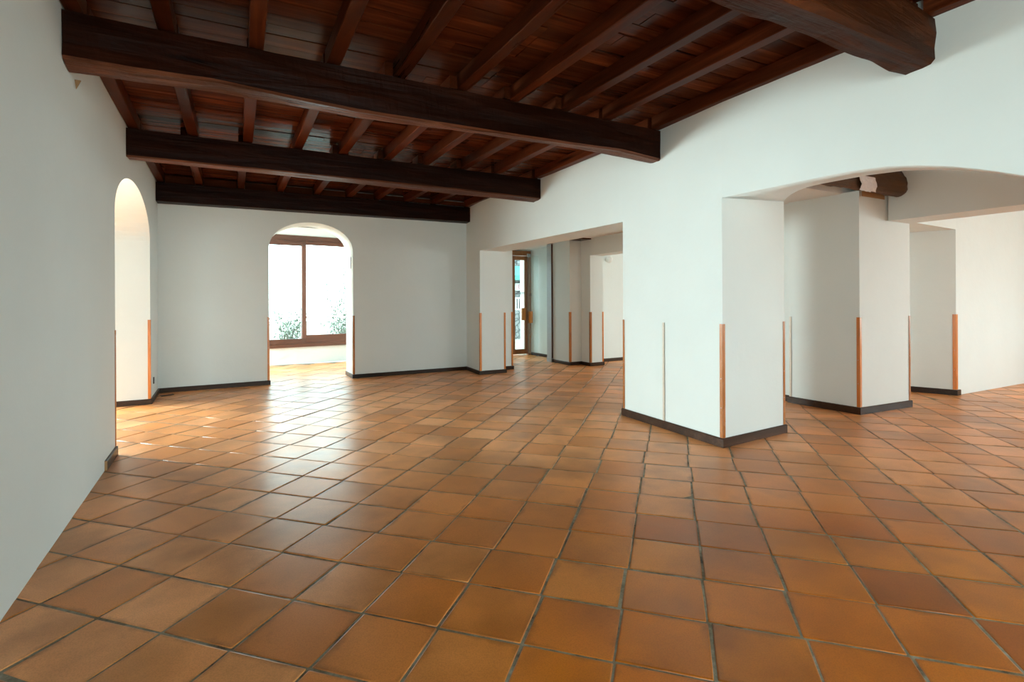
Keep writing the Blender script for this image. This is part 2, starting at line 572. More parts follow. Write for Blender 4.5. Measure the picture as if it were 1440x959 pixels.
# front wall behind the viewer, with openings added for fill lamps
def wall_with_window(name, p0, p1, wins, thick, top=TOP):
    """straight wall made of piers, sills and heads round openings [(s0, s1, sill, head)]"""
    p0, p1 = Vector(p0), Vector(p1)
    ln = (p1 - p0).length
    bm = bmesh.new()
    cur = 0.0
    for (a, b, sl, hd) in wins:
        wall_prism(bm, p0, p1, [(cur, 0), (a, 0), (a, top), (cur, top)], thick)
        if sl > 0:
            wall_prism(bm, p0, p1, [(a, 0), (b, 0), (b, sl), (a, sl)], thick)
        wall_prism(bm, p0, p1, [(a, hd), (b, hd), (b, top), (a, top)], thick)
        cur = b
    wall_prism(bm, p0, p1, [(cur, 0), (ln, 0), (ln, top), (cur, top)], thick)
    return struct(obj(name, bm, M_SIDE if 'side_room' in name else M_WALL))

# s runs from x = 13.2 down to x = -6
wall_with_window('wall_front', (13.4, -4.0), (-6.0, -4.0), [(2.2, 4.6, 0.9, 2.4), (10.4, 12.9, 0.8, 2.7)], 0.3)
opening_lamp('fill_front', (1.75, -4.1, 1.75), (-PI / 2, 0, PI), 2.5, 1.9, 6.6)  # unseen fill added for the faces turned to the viewer
opening_lamp('fill_front_side', (10.0, -4.1, 1.65), (-PI / 2, 0, PI), 2.4, 1.5, 7.5, (0.90, 0.97, 0.93))  # lamp added to brighten the far room's back wall

# ------------------------------------------------------------------ side room beyond the narrow arch
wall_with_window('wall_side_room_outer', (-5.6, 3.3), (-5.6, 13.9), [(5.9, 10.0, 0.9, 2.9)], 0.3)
opening_lamp('daylight_side_room_far', (-5.7, 11.25, 1.9), (0, -PI / 2, 0), 2.0, 4.1, 46.0, (0.80, 0.97, 0.94))
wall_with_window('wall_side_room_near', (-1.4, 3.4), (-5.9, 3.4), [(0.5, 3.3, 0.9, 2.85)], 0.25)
opening_lamp('fill_side_room_near', (-3.3, 3.3, 1.87), (-PI / 2, 0, PI), 2.8, 1.95, 1.0)  # opening and lamp added to light the arch jamb
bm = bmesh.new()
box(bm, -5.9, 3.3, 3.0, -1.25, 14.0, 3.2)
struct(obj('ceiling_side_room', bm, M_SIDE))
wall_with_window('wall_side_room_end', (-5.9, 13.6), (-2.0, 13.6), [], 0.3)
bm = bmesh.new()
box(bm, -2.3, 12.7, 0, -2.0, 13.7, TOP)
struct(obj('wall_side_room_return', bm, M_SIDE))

# ------------------------------------------------------------------ veranda beyond the round arch
VW0, VW1 = Vector((-2.0, 12.80)), Vector((4.9, 13.74))
vdir = (VW1 - VW0).normalized()
vrot = math.atan2(vdir.y, vdir.x)
WS0, WS1 = 1.35, 5.6                   # window opening along the wall
bm = bmesh.new()
vln = (VW1 - VW0).length
for seg in ([(0, 0), (WS0, 0), (WS0, 3.3), (0, 3.3)], [(WS1, 0), (vln, 0), (vln, 3.3), (WS1, 3.3)],
            [(WS0, 0), (WS1, 0), (WS1, 0.415), (WS0, 0.415)], [(WS0, 3.03), (WS1, 3.03), (WS1, 3.3), (WS0, 3.3)]):
    wall_prism(bm, VW0, VW1, seg, 0.3)
struct(obj('wall_veranda', bm, M_WALL))
bm = bmesh.new()
plan_prism(bm, [(-2.3, 10.6), (4.9, 10.6), (4.9, 14.0), (-2.3, 13.2)], 3.235, 3.4)
struct(obj('ceiling_veranda', bm, M_CEIL))
pc = VW0 + vdir * ((WS0 + WS1) / 2) + Vector((-vdir.y, vdir.x)) * 0.16
portal('daylight_portal_veranda', (pc.x, pc.y, 1.7), (-PI / 2, 0, vrot), WS1 - WS0, 2.6)

# ------------------------------------------------------------------ hall and rooms beyond the arcade
bm = bmesh.new()
plan_prism(bm, [(7.18, 12.9), (7.18, 10.72), (6.75, 10.72), (6.75, 9.80), (7.07, 9.80), (7.07, 9.46), (7.45, 9.48), (7.46, 9.95), (13.2, 10.25), (13.2, 10.6), (7.6, 10.6), (7.6, 12.9)], 0, TOP)
struct(obj('wall_hall_end', bm, M_WALL))
bm = bmesh.new()
plan_prism(bm, [(7.07, 9.46), (7.03, 5.15), (7.42, 5.15), (7.45, 9.48)], 2.49, TOP)
struct(obj('wall_hall_lintel', bm, M_WALL))
bm = bmesh.new()
plan_prism(bm, [(7.10, 5.15), (7.10, 4.70), (7.025, 4.69), (7.07, 3.76), (8.18, 3.70), (8.18, 4.75), (7.42, 4.75), (7.42, 5.15)], 0, 2.872)
plan_prism(bm, [(7.10, 5.15), (7.10, 4.70), (7.03, 4.69), (7.05, 3.98), (7.65, 3.95), (7.65, 4.75), (7.42, 4.75), (7.42, 5.15)], 2.872, TOP)
plan_prism(bm, [(7.641, 3.73), (8.18, 3.70), (8.18, 4.75), (7.641, 4.75)], 2.872, TOP)
struct(obj('wall_middle_pier', bm, M_WALL))
bm = bmesh.new()
box(bm, 7.641, -4.0, 2.512, 8.18, 3.70, TOP)
struct(obj('wall_middle_header', bm, M_WALL))
bm = bmesh.new()
plan_prism(bm, [(8.18, 3.70), (9.74, 3.79), (9.74, 4.75), (8.18, 4.75)], 2.54, TOP)
plan_prism(bm, [(9.74, 3.79), (13.2, 3.74), (13.2, 4.75), (9.36, 4.75)], 0, TOP)
struct(obj('wall_far_room_back', bm, M_WALL))
bm = bmesh.new()
plan_prism(bm, [(5.38, 3.97), (7.66, 3.97), (7.66, 4.9), (13.3, 4.9), (13.3, 12.9), (4.9, 12.9), (4.9, 5.18), (5.38, 5.18)], 2.868, 3.2)
struct(obj('ceiling_hall', bm, M_CEIL))
bm = bmesh.new()
plan_prism(bm, [(4.60, -4.0), (13.3, -4.0), (13.3, 3.72), (7.64, 3.72), (7.64, 3.98), (5.38, 3.98), (4.60, 3.4)], 3.26, 3.4)
struct(obj('ceiling_far_room', bm, M_CEIL))
# outer wall of the far rooms pierced for added fill lamps
wall_with_window('wall_far_room_outer', (13.2, 10.6), (13.2, -4.3), [(1.6, 4.2, 0.7, 2.4), (9.2, 12.4, 0.7, 2.4)], 0.3)
opening_lamp('fill_far_room', (13.35, -0.2, 1.55), (0, PI / 2, 0), 1.7, 3.2, 1.5, (0.97, 0.97, 0.90))  # weak unseen fill added for the far room's front
opening_lamp('fill_far_room_back', (13.35, 7.7, 1.55), (0, PI / 2, 0), 1.7, 2.6, 7.0)  # lamp added to lift the back of the far rooms
# wall over and beside the street door
DY = 12.30
bm = bmesh.new()
box(bm, 5.31, DY, 2.84, 7.2, DY + 0.3, TOP)
box(bm, 5.31, DY, 0, 5.62, DY + 0.3, 2.84)
struct(obj('wall_street', bm, M_WALL))
portal('daylight_portal_street', (6.4, DY + 0.2, 1.45), (-PI / 2, 0, 0), 1.4, 2.6)

# ------------------------------------------------------------------ wooden ceiling of the main hall
def make_ceiling():
    bm = bmesh.new()
    rr = random.Random(8)
    y = -4.0
    while y < 10.35:
        wd = rr.uniform(0.155, 0.215)
        x = -1.25
        # boards meet over joists now and then
        while x < 4.55:
            ln = rr.choice((2.28, 2.85, 3.4, 4.0))
            x2 = min(4.6, x + ln)
            if 4.6 - x2 < 0.8:
                x2 = 4.6
            z0 = 3.545 + 0.010 * (x + 1) + rr.uniform(0, 0.012)
            z1 = 3.545 + 0.010 * (x2 + 1) + rr.uniform(0, 0.012)
            ya, yb = y + rr.uniform(0.002, 0.007), y + wd - rr.uniform(0.002, 0.009)
            vs = [bm.verts.new(p) for p in ((x + .002, ya, z0), (x2 - .002, ya, z1), (x2 - .002, yb, z1 + rr.uniform(-.003, .003)), (x + .002, yb, z0 + rr.uniform(-.003, .003)),
                                            (x + .002, ya, z0 + .03), (x2 - .002, ya, z1 + .03), (x2 - .002, yb, z1 + .03), (x + .002, yb, z0 + .03))]
            for q in ((0, 3, 2, 1), (4, 5, 6, 7), (0, 1, 5, 4), (1, 2, 6, 5), (2, 3, 7, 6), (3, 0, 4, 7)):
                bm.faces.new([vs[i] for i in q])
            x = x2
        y += wd
    box(bm, -1.6, -4.2, 3.66, 4.6, 10.9, 3.9)
    return struct(obj('ceiling', bm, M_BOARD))
make_ceiling()

def lerp_tab(tab, x):
    if x <= tab[0][0]:
        return tab[0][1]
    for (xa, va), (xb, vb) in zip(tab[:-1], tab[1:]):
        if x <= xb:
            return va + (vb - va) * (x - xa) / (xb - xa)
    return tab[-1][1]

def hewn(name, x0, x1, yf, yb, zbf, zbb, zt, mat, seed, rough=0.006, ch=0.014, n=90, worn=False):
    """hand hewn beam along x; yf/yb front and back face, zbf/zbb lower edges, zt top: tables over x"""
    rr = random.Random(seed)
    ph = [rr.uniform(0, 9) for _ in range(24)]
    bm = bmesh.new()
    rings = []
    for i in range(n + 1):
        x = x0 + (x1 - x0) * i / n
        f, b = lerp_tab(yf, x), lerp_tab(yb, x)
        zf, zb, t = lerp_tab(zbf, x), lerp_tab(zbb, x), lerp_tab(zt, x)
        def wv(k):
            return rough * (math.sin(x * 2.3 + ph[k]) * 0.6 + math.sin(x * 6.1 + ph[k + 1]) * 0.35 + math.sin(x * 17 + ph[k + 2]) * 0.2 + rr.uniform(-0.12, 0.12))
        m1 = (zf + zb) / 2
        prof = [(f + wv(0), t), (f + wv(1), t - (t - zf) * 0.33), (f + wv(2), t - (t - zf) * 0.66), (f + wv(3) * .6, zf + ch), (f + ch + wv(4) * .4, zf + wv(5) * .5),
                (f + (b - f) * 0.36, m1 + (zf - m1) * .3 + wv(6)), (f + (b - f) * 0.68, m1 + (zb - m1) * .4 + wv(7)),
                (b - ch, zb + wv(8) * .5), (b + wv(9) * .6, zb + ch), (b + wv(10), t - (t - zb) * 0.5), (b, t)]
        rings.append([bm.verts.new((x, py, pz)) for py, pz in prof])
    m = len(rings[0])
    for a, b in zip(rings[:-1], rings[1:]):
        for k in range(m):
            fc = bm.faces.new((a[k], a[(k + 1) % m], b[(k + 1) % m], b[k]))
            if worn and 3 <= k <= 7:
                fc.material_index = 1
    bm.faces.new(rings[0][::-1])
    bm.faces.new(rings[-1])
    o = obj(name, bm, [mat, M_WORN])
    return o

X0 = LX(7.2) + 0.004
# beam against the back wall
tag(hewn('ceiling_beam', LX(10) + .004, 4.398, [(-1.1, 9.90), (4.42, 10.03)], [(-1.1, 10.155), (4.42, 10.272)], [(-1.1, 3.085), (4.4, 3.138)], [(-1.1, 3.082), (4.4, 3.135)],
         [(-1.1, 3.385), (4.4, 3.440)], M_BEAM, 1, 0.004), 'dark brown wooden ceiling beam lying tight against the back wall above the round arch', 'beam', 'dark ceiling beams')
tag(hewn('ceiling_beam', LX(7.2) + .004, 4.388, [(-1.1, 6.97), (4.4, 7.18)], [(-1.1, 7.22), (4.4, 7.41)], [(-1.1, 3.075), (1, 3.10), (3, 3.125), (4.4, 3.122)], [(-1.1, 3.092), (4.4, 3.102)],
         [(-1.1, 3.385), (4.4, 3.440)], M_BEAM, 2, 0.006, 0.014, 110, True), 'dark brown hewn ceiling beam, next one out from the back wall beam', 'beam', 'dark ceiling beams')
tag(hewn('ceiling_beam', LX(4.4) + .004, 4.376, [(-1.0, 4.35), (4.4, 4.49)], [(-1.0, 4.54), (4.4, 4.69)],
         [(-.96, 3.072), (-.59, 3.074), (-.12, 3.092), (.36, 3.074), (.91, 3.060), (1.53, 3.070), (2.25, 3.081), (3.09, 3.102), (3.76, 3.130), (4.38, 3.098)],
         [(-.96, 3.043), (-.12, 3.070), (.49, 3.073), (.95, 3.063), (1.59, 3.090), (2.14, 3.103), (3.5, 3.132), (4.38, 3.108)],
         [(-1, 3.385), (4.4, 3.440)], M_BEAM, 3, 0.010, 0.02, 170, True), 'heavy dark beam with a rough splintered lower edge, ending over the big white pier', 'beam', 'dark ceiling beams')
# gnarled log beam: swells and wanders
tag(hewn('ceiling_beam', LX(1.9) + .004, 4.362, [(-1, 1.58), (2.2, 1.67), (3.0, 1.72), (3.6, 1.75), (4.36, 1.80)], [(-1, 1.86), (2.3, 1.95), (3, 1.99), (4.36, 2.01)],
         [(-1, 3.02), (2.2, 3.035), (2.6, 3.05), (2.94, 3.075), (3.5, 3.10), (4.0, 3.12), (4.36, 3.13)],
         [(-1, 3.04), (2.32, 3.06), (2.55, 3.07), (2.75, 3.095), (2.98, 3.105), (3.22, 3.11), (3.41, 3.10), (3.61, 3.10), (3.86, 3.112), (4.09, 3.092), (4.36, 3.12)],
         [(-1, 3.385), (4.4, 3.440)], M_LOG, 4, 0.009, 0.03, 120), 'thick gnarled log beam with knots above the wide flat arch', 'beam', 'dark ceiling beams')

ORD = ['first', 'second', 'third', 'fourth', 'fifth', 'sixth', 'seventh', 'eighth', 'ninth', 'tenth']
def joist(xa, xb, ya, yb, wid, label, seed):
    """joist resting on two beams; xa/xb = edge nearest the arcade at its two ends"""
    rr = random.Random(seed)
    bm = bmesh.new()
    n = 22
    rings = []
    for i in range(n + 1):
        t = i / n
        y = ya + (yb - ya) * t
        x1 = xa + (xb - xa) * t + 0.003 * math.sin(y * 2 + seed) + rr.uniform(-.001, .001)
        x0 = x1 - wid + 0.003 * math.sin(y * 1.7 + seed * 3)
        zb = JZ(x1) + 0.003 * math.sin(y * 1.3 + seed) + rr.uniform(-.0008, .0008) + 0.006
        zt = 3.545 + 0.010 * (x0 + 1) - 0.003
        c = 0.006
        rings.append([bm.verts.new(p) for p in ((x0, y, zt), (x0, y, zb + c), (x0 + c, y, zb), (x1 - c, y, zb), (x1, y, zb + c), (x1, y, zt))])
    for a, b in zip(rings[:-1], rings[1:]):
        for k in range(6):
            bm.faces.new((a[k], a[(k + 1) % 6], b[(k + 1) % 6], b[k]))
    bm.faces.new(rings[0][::-1])
    bm.faces.new(rings[-1])
    return tag(obj('ceiling_joist', bm, M_JOIST), label, 'joist', 'ceiling joists')

XS = [-0.36, 0.21, 0.78, 1.335, 1.935, 2.495, 3.085, 3.655]
WN = {0: 'long blank wall', 1: 'arcade wall'}
bays = [(7.27, 10.13, 'over the back wall beam', [-0.44, 0.17, 0.79, 1.39, 1.97, 2.50, 3.09, 3.65]),
        (4.58, 7.19, 'between the middle beams', XS),
        (1.90, 4.52, 'behind the gnarled log', XS),
        (-3.9, 1.83, 'before the gnarled log', XS)]
sd = 0
for ya, yb, where, xs in bays:
    rows = [(LX(ya) + .105, LX(yb) + .105, .10)] + [(x - (.004 if i % 2 else 0), x, .105) for i, x in enumerate(xs)] + [(RX(ya) - .004, RX(yb) - .004, .115)]
    for k, (xa, xb, wd) in enumerate(rows):
        sd += 1
        if ya < 0 and 1 <= k <= 6:
            pass
        if k == 0:
            lab = 'dark ceiling joist flush with the wall of the narrow arch, ' + where
        elif k == len(rows) - 1:
            lab = 'dark ceiling joist flush with the arcade wall, ' + where
        elif k <= 4:
            lab = f'dark joist, {ORD[k]} from the narrow arch wall, ' + where
        else:
            lab = f'dark joist, {ORD[len(rows) - 1 - k]} from the arcade wall, ' + where
        joist(xa, xb, ya, yb, wd, lab, sd)

# short splice blocks beside the joists where two lengths meet over a beam
for bi, (yy, nm) in enumerate(((4.46, 'splintered beam'), (7.13, 'beam next to the back wall beam'))):
    for k, x in enumerate(XS[3:7]):
        bm = bmesh.new()
        zb = JZ(x) + 0.008
        box(bm, x - .105 - .075, yy - 0.005, zb, x - .107, yy + 0.26, zb + .115, .004)
        tag(obj('splice_block', bm, M_JOIST), f'short wooden splice block on the {nm}, by {ORD[k + 4]} joist', 'block', 'splice blocks on the beams')

# filler boards between the joists, standing on the back wall beam
xs = [LX(10) + .105] + bays[0][3] + [RX(10) - .004]
bmf = bmesh.new()
for a, b in zip(xs[:-1], xs[1:]):
    box(bmf, a + .006, 10.06, JZ(a) + .012, b - .115, 10.085, 3.538, .003)
struct(obj('trim_1', bmf, M_BOARD))

# ------------------------------------------------------------------ baseboards
def baseboard(name, pts, h=0.088, t=0.02, mat=None):
    """board along a polyline; it stands on the side to the right of the walking direction"""
    bm = bmesh.new()
    P = [Vector(p) for p in pts]
    nr = []
    for a, b in zip(P[:-1], P[1:]):
        d = (b - a).normalized()
        nr.append(Vector((d.y, -d.x)))
    off = []
    for i, p in enumerate(P):
        if i == 0:
            off.append(p + nr[0] * t)
        elif i == len(P) - 1:
            off.append(p + nr[-1] * t)
        else:
            m = (nr[i - 1] + nr[i])
            m = m / max(0.3, m.length_squared) * 2
            off.append(p + m * t)
    prof = lambda p, o: [(p, 0.0), (o, 0.0), (o, h - .008), (o + (p - o) * .35, h), (p, h)]
    rings = [[bm.verts.new((q.x, q.y, z)) for q, z in prof(p, o)] for p, o in zip(P, off)]
    for a, b in zip(rings[:-1], rings[1:]):
        for k in range(5):
            bm.faces.new((a[k], a[(k + 1) % 5], b[(k + 1) % 5], b[k]))
    bm.faces.new(rings[0]); bm.faces.new(rings[-1][::-1])
    return struct(obj(name, bm, mat or M_BASE))

e = 0.001
def on_back(s):
    p = BW0 + bdir * s
    return (p.x, p.y)
bn = Vector((-bdir.y, bdir.x))
baseboard('baseboard_left_1', [(LX(6.25), 6.27), (LX(5.72), 5.72)][::-1], 0.085)
baseboard('baseboard_left_2', [(LX(9.12) - .49, 9.12), (LX(9.12), 9.12), (LX(10.16), 10.165), on_back(s0), tuple(BW0 + bdir * s0 + bn * .6)], 0.078)
baseboard('baseboard_back', [tuple(BW0 + bdir * s1 + bn * .62), on_back(s1), (4.405, 10.27), (4.345, 9.46), (4.92, 9.47), (4.92, 9.89), (5.31, 9.88), (5.31, 12.25)], 0.074)
baseboard('baseboard_pier', [(4.985, 5.21), (4.415, 5.21), (4.368, 4.445), (4.318, 3.59), (5.40, 3.66), (5.40, 5.2)], 0.090)
baseboard('baseboard_middle_pier', [(7.10, 5.15), (7.10, 4.70), (7.025, 4.69), (7.07, 3.76), (8.18, 3.70), (8.18, 4.7)], 0.090)
baseboard('baseboard_far_room', [(9.40, 4.66), (9.74, 3.79), (9.84, 3.788)], 0.085)
baseboard('baseboard_hall', [(7.18, 12.25), (7.18, 10.72)], 0.075)
baseboard('baseboard_hall_end', [(6.75, 10.50), (6.75, 9.80), (7.07, 9.80), (7.07, 9.46), (7.45, 9.48), (7.46, 9.95), (13.1, 10.24)], 0.075)
# raw sawn end of the short piece of baseboard by the narrow arch
bm = bmesh.new()
box(bm, LX(5.72) + .001, 5.712, 0.001, LX(5.72) + .0195, 5.7195, 0.083)
struct(obj('trim_2', bm, M_RAW))

# ------------------------------------------------------------------ wooden corner guards
def corner_guard(pos, dirs, label, h0=0.09, h1=1.225, leg=0.030, t=0.006):
    """L-shaped guard on an outer corner; dirs = the two unit vectors along the wall faces, pointing away from the corner"""
    a, b = Vector(dirs[0]).normalized(), Vector(dirs[1]).normalized()
    P = Vector(pos)
    # outward offsets
    oa, ob = -b, -a             # face running along a looks along -b
    o = P + oa * t + ob * t
    pts = [o, P + a * leg + oa * t, P + a * leg + oa * .0006, P + oa * .0006 + ob * .0006, P + b * leg + ob * .0006, P + b * leg + ob * t]
    bm = bmesh.new()
    plan_prism(bm, [(p.x, p.y) for p in pts], h0, h1)
    es = [e for e in bm.edges if abs(e.verts[0].co.z - e.verts[1].co.z) > .5 and (e.verts[0].co.xy - o).length < 1e-4]
    bmesh.ops.bevel(bm, geom=es, offset=0.003, segments=2, affect='EDGES')
    ob_ = obj('corner_guard', bm, M_GUARD)
    # two small screws
    for z in (h0 + 0.30, h1 - 0.55):
        sb = bmesh.new()
        c = P + a * (leg * .5) + oa * (t + .0005)
        bmesh.ops.create_cone(sb, cap_ends=True, segments=10, radius1=.0045, radius2=.0035, depth=.002,
                              matrix=Matrix.Translation((c.x, c.y, z)) @ oa.to_3d().to_track_quat('Z', 'Y').to_matrix().to_4x4())
        obj('screw', sb, M_STEEL, ob_)
    return tag(ob_, label, 'corner guard', 'wooden corner guards')

X, Y = Vector((1, 0)), Vector((0, 1))
dl = Vector((-0.0185, 1)).normalized()
corner_guard((LX(6.27), 6.27), (-dl, -X), 'thin wooden guard strip on the nearer edge of the narrow arch', 0.086, 1.21)
corner_guard((LX(9.12), 9.12), (dl, -X), 'scuffed wooden guard strip on the farther edge of the narrow arch', 0.08, 1.225)
corner_guard(on_back(s0), (-bdir, bn), 'wooden guard strip on the round arch edge nearer the narrow arch', 0.08, 1.205)
corner_guard(on_back(s1), (bdir, bn), 'wooden guard strip on the round arch edge nearer the arcade', 0.076, 1.205)
corner_guard((4.345, 9.46), (Vector((.06, .81)), X), 'wooden guard strip on the front corner of the small white end pier', 0.076, 1.235, 0.034)
corner_guard((4.92, 9.47), (-X, Y), 'wooden guard strip on the inner corner of the small white end pier', 0.076, 1.235, 0.034)
corner_guard((5.31, 9.88), (-X, Y), 'wooden guard strip on the stepped wall corner beside the street door', 0.076, 1.235, 0.034)
corner_guard((4.415, 5.21), (Vector((-.047, -.765)), X), 'pale lit wooden guard strip on the far edge of the big white pier', 0.092, 1.23)
corner_guard((4.318, 3.59), (Vector((.05, .855)), Vector((1.08, .07))), 'bright orange wooden guard strip on the front corner of the big white pier', 0.092, 1.235, 0.034)
corner_guard((5.40, 3.66), (-X, Y), 'narrow wooden guard strip on the inner edge of the big white pier', 0.092, 1.235)
corner_guard((7.07, 3.76), (Vector((-.045, .93)), Vector((1.11, -.06))), 'orange wooden guard strip on the front corner of the middle pier', 0.092, 1.245, 0.034)
corner_guard((8.18, 3.70), (-X, Y), 'slim shiny wooden guard strip on the far edge of the middle pier', 0.092, 1.25, 0.034)
corner_guard((9.74, 3.79), (Vector((-.38, .96)), X), 'orange wooden guard strip on the corner of the warm far room wall', 0.087, 1.24, 0.04)
corner_guard((6.75, 9.80), (Y, X), 'orange guard strip on the stepped hall wall, first corner after the grey panel', 0.077, 1.215, 0.038)
corner_guard((7.07, 9.46), (Y, X), 'orange guard strip on the stepped hall wall, beside the far opening', 0.077, 1.215, 0.038)
corner_guard((7.45, 9.48), (-X, Y), 'pale guard strip on the inner edge of the far hall opening', 0.077, 1.215)
def flat_strip(p, d, nrm, label, h0, h1):
    d, nrm = Vector(d).normalized(), Vector(nrm).normalized()
    p = Vector(p)
    bm = bmesh.new()
    q = [p - d * .014 + nrm * .0006, p + d * .014 + nrm * .0006, p + d * .014 + nrm * .011, p - d * .014 + nrm * .011]
    plan_prism(bm, [(v.x, v.y) for v in q], h0, h1)
    bmesh.ops.bevel(bm, geom=[e for e in bm.edges if abs(e.verts[0].co.z - e.verts[1].co.z) > .5], offset=.003, segments=2, affect='EDGES')
    return tag(obj('joint_strip', bm, M_WJ), label, 'strip', 'painted joint strips')
M_WJ = simple('cream_painted_wood', (0.72, 0.62, 0.52), 0.4)
flat_strip((4.3655, 4.445), (.05, .83), (-1, 0.055), 'cream joint strip down the middle of the big white pier face', 0.092, 1.22)
flat_strip((7.0215, 4.665), (.04, -.9), (-1, -0.045), 'cream joint strip near the far end of the middle pier face', 0.092, 1.235)

# ------------------------------------------------------------------ window of the veranda
def vloc(s, d=0.0):
    p = VW0 + vdir * s + Vector((vdir.y, -vdir.x)) * d      # d towards the room
    return p
win = empty('window_1', (*vloc(0), 0), vrot)
win['kind'] = 'structure'
def vbox(name, s0_, d0, z0, s1_, d1, z1, mat, parent, bev=.004):
    bm = bmesh.new()
    box(bm, s0_, -d1, z0, s1_, -d0, z1, bev)
    o = obj(name, bm, mat, parent)
    o['kind'] = 'structure'
    return o
SM = 3.52                # the meeting stile
vbox('window_frame', WS0, -.12, 2.93, WS1, .03, 3.045, M_FRAME, win)
vbox('window_frame', WS0, -.12, 0.40, WS1, .05, 0.478, M_FRAME, win)
vbox('window_frame', WS0, -.12, .478, WS0 + .07, .03, 2.93, M_FRAME_V, win)
vbox('window_frame', WS1 - .07, -.12, .478, WS1, .03, 2.93, M_FRAME_V, win)
def sash(sa, sb, d, zt, zb, left):
    o = vbox('window_sash', sa, d - .04, zb[0], sb, d, zb[1], M_FRAME, win)
    for nm, box_ in (('top_rail', (sa, d - .04, zt[0], sb, d, zt[1])), ('stile', (sa, d - .039, zb[1] - .003, sa + .100, d - .001, zt[0] + .003)), ('stile', (sb - .100, d - .039, zb[1] - .003, sb, d - .001, zt[0] + .003))):
        a, b_, c_, d_, e_, f_ = box_
        vbox(nm, a, b_, c_, d_, e_, f_, M_FRAME if nm == 'top_rail' else M_FRAME_V, o, .003)
    bm = bmesh.new()
    box(bm, sa + .07, -(d - .018), zb[1] - .02, sb - .07, -(d - .022), zt[0] + .02)
    g = obj('window_pane', bm, M_GLASS, o)
    g['kind'] = 'structure'
    return o
sash(WS0 + .05, SM + .045, 0.02, (2.80, 2.932), (0.477, 0.60), True)
sash(SM - .055, WS1 - .05, -0.045, (2.84, 2.935), (0.470, 0.675), False)
# curtain track on the veranda ceiling
bm = bmesh.new()
box(bm, 0.3, -.36, 3.205, 6.2, -.32, 3.232, .004)
o = obj('curtain_track', bm, M_BRACKET)
o.location = (*vloc(0), 0); o.rotation_euler = (0, 0, vrot)
tag(o, 'slim dark curtain track on the veranda ceiling above the window', 'curtain rail')

# ------------------------------------------------------------------ street door and glass leaf
door = empty('door_1', (5.62, DY, 0))
door['kind'] = 'structure'
def dbox(name, x0, y0, z0, x1, y1, z1, mat, parent, bev=.004):
    bm = bmesh.new()
    box(bm, x0, y0, z0, x1, y1, z1, bev)
    o = obj(name, bm, mat, parent)
    o['kind'] = 'structure'
    return o
# local x from 5.62; leaf seen at 6.63 .. 7.10
fx = lambda x: x - 5.62
dbox('door_frame', 0, -.02, 2.70, fx(7.179), .12, 2.83, M_DOOR, door)
dbox('door_frame', 0, -.02, 0, .09, .12, 2.70, M_DOOR, door)
dbox('door_frame', fx(7.10), -.02, 0, fx(7.179), .12, 2.70, M_DOOR, door)
leaf = dbox('door_leaf', fx(6.62), .02, .03, fx(6.70), .065, 2.69, M_DOOR, door)
dbox('rail', fx(6.70), .021, .03, fx(7.0), .064, .16, M_DOOR, leaf)
dbox('rail', fx(6.70), .021, 2.58, fx(7.0), .064, 2.69, M_DOOR, leaf)
dbox('stile', fx(7.0), .02, .03, fx(7.097), .065, 2.69, M_DOOR, leaf)
dbox('pane', fx(6.69), .038, .15, fx(7.01), .044, 2.59, M_GLASS, leaf)
dbox('handle', fx(6.885), -.035, .945, fx(7.005), .01, 1.275, M_PLATE, leaf, .006)
leaf2 = dbox('door_leaf', fx(5.72), .02, .03, fx(6.615), .065, .16, M_DOOR, door)
dbox('rail', fx(5.72), .02, 2.58, fx(6.615), .065, 2.69, M_DOOR, leaf2)
dbox('stile', fx(5.72), .021, .15, fx(5.80), .064, 2.59, M_DOOR, leaf2)
dbox('stile', fx(6.535), .021, .15, fx(6.615), .064, 2.59, M_DOOR, leaf2)
dbox('pane', fx(5.79), .038, .15, fx(6.545), .044, 2.59, M_GLASS, leaf2)

def text_mesh(name, body, size, mat, loc, rot, parent=None, ext=.0006):
    cu = bpy.data.curves.new(name, 'FONT')
    cu.body = body
    cu.size = size
    cu.extrude = ext
    cu.align_x = 'CENTER'
    cu.align_y = 'CENTER'
    tmp = bpy.data.objects.new(name, cu)
    C.objects.link(tmp)
    dg = bpy.context.evaluated_depsgraph_get()
    me = bpy.data.meshes.new_from_object(tmp.evaluated_get(dg))
    bpy.data.objects.remove(tmp)
    me.materials.clear()
    me.materials.append(mat)
    o = bpy.data.objects.new(name, me)
    C.objects.link(o)
    o.location = loc
    o.rotation_euler = rot
    o.parent = parent
    return o
t = text_mesh('lettering', '-Mert', 0.13, M_INK, (fx(6.86), .034, 1.69), (PI / 2, 0, 0), leaf)
t['kind'] = 'structure'

# frameless glass leaf standing open in front of the street door
ga, gb = Vector((6.62, 11.51)), Vector((7.155, 11.86))
gd = (gb - ga)
gl = empty('door_2', (ga.x, ga.y, 0), math.atan2(gd.y, gd.x))
gl['kind'] = 'structure'
L = gd.length
g = dbox('glass_leaf', 0, -.005, .012, L, .005, 2.66, M_GLASS, gl, .001)
dbox('handle', .075, -.05, .90, .20, -.006, 1.20, M_PLATE, g, .006)  # modelled copy of the street door plate's reflection in the glass
dbox('patch_fitting', 0.0, -.014, 2.60, .16, .014, 2.68, M_STEEL, g, .003)
dbox('floor_pivot', L - .09, -.02, .002, L - .005, .02, .012, M_STEEL, g, .002)
t = text_mesh('lettering', 'oB', 0.115, M_INK, (.16, -.0065, 1.63), (PI / 2, 0, 0), g)  # reflected lettering, modelled on the leaf
t['kind'] = 'structure'

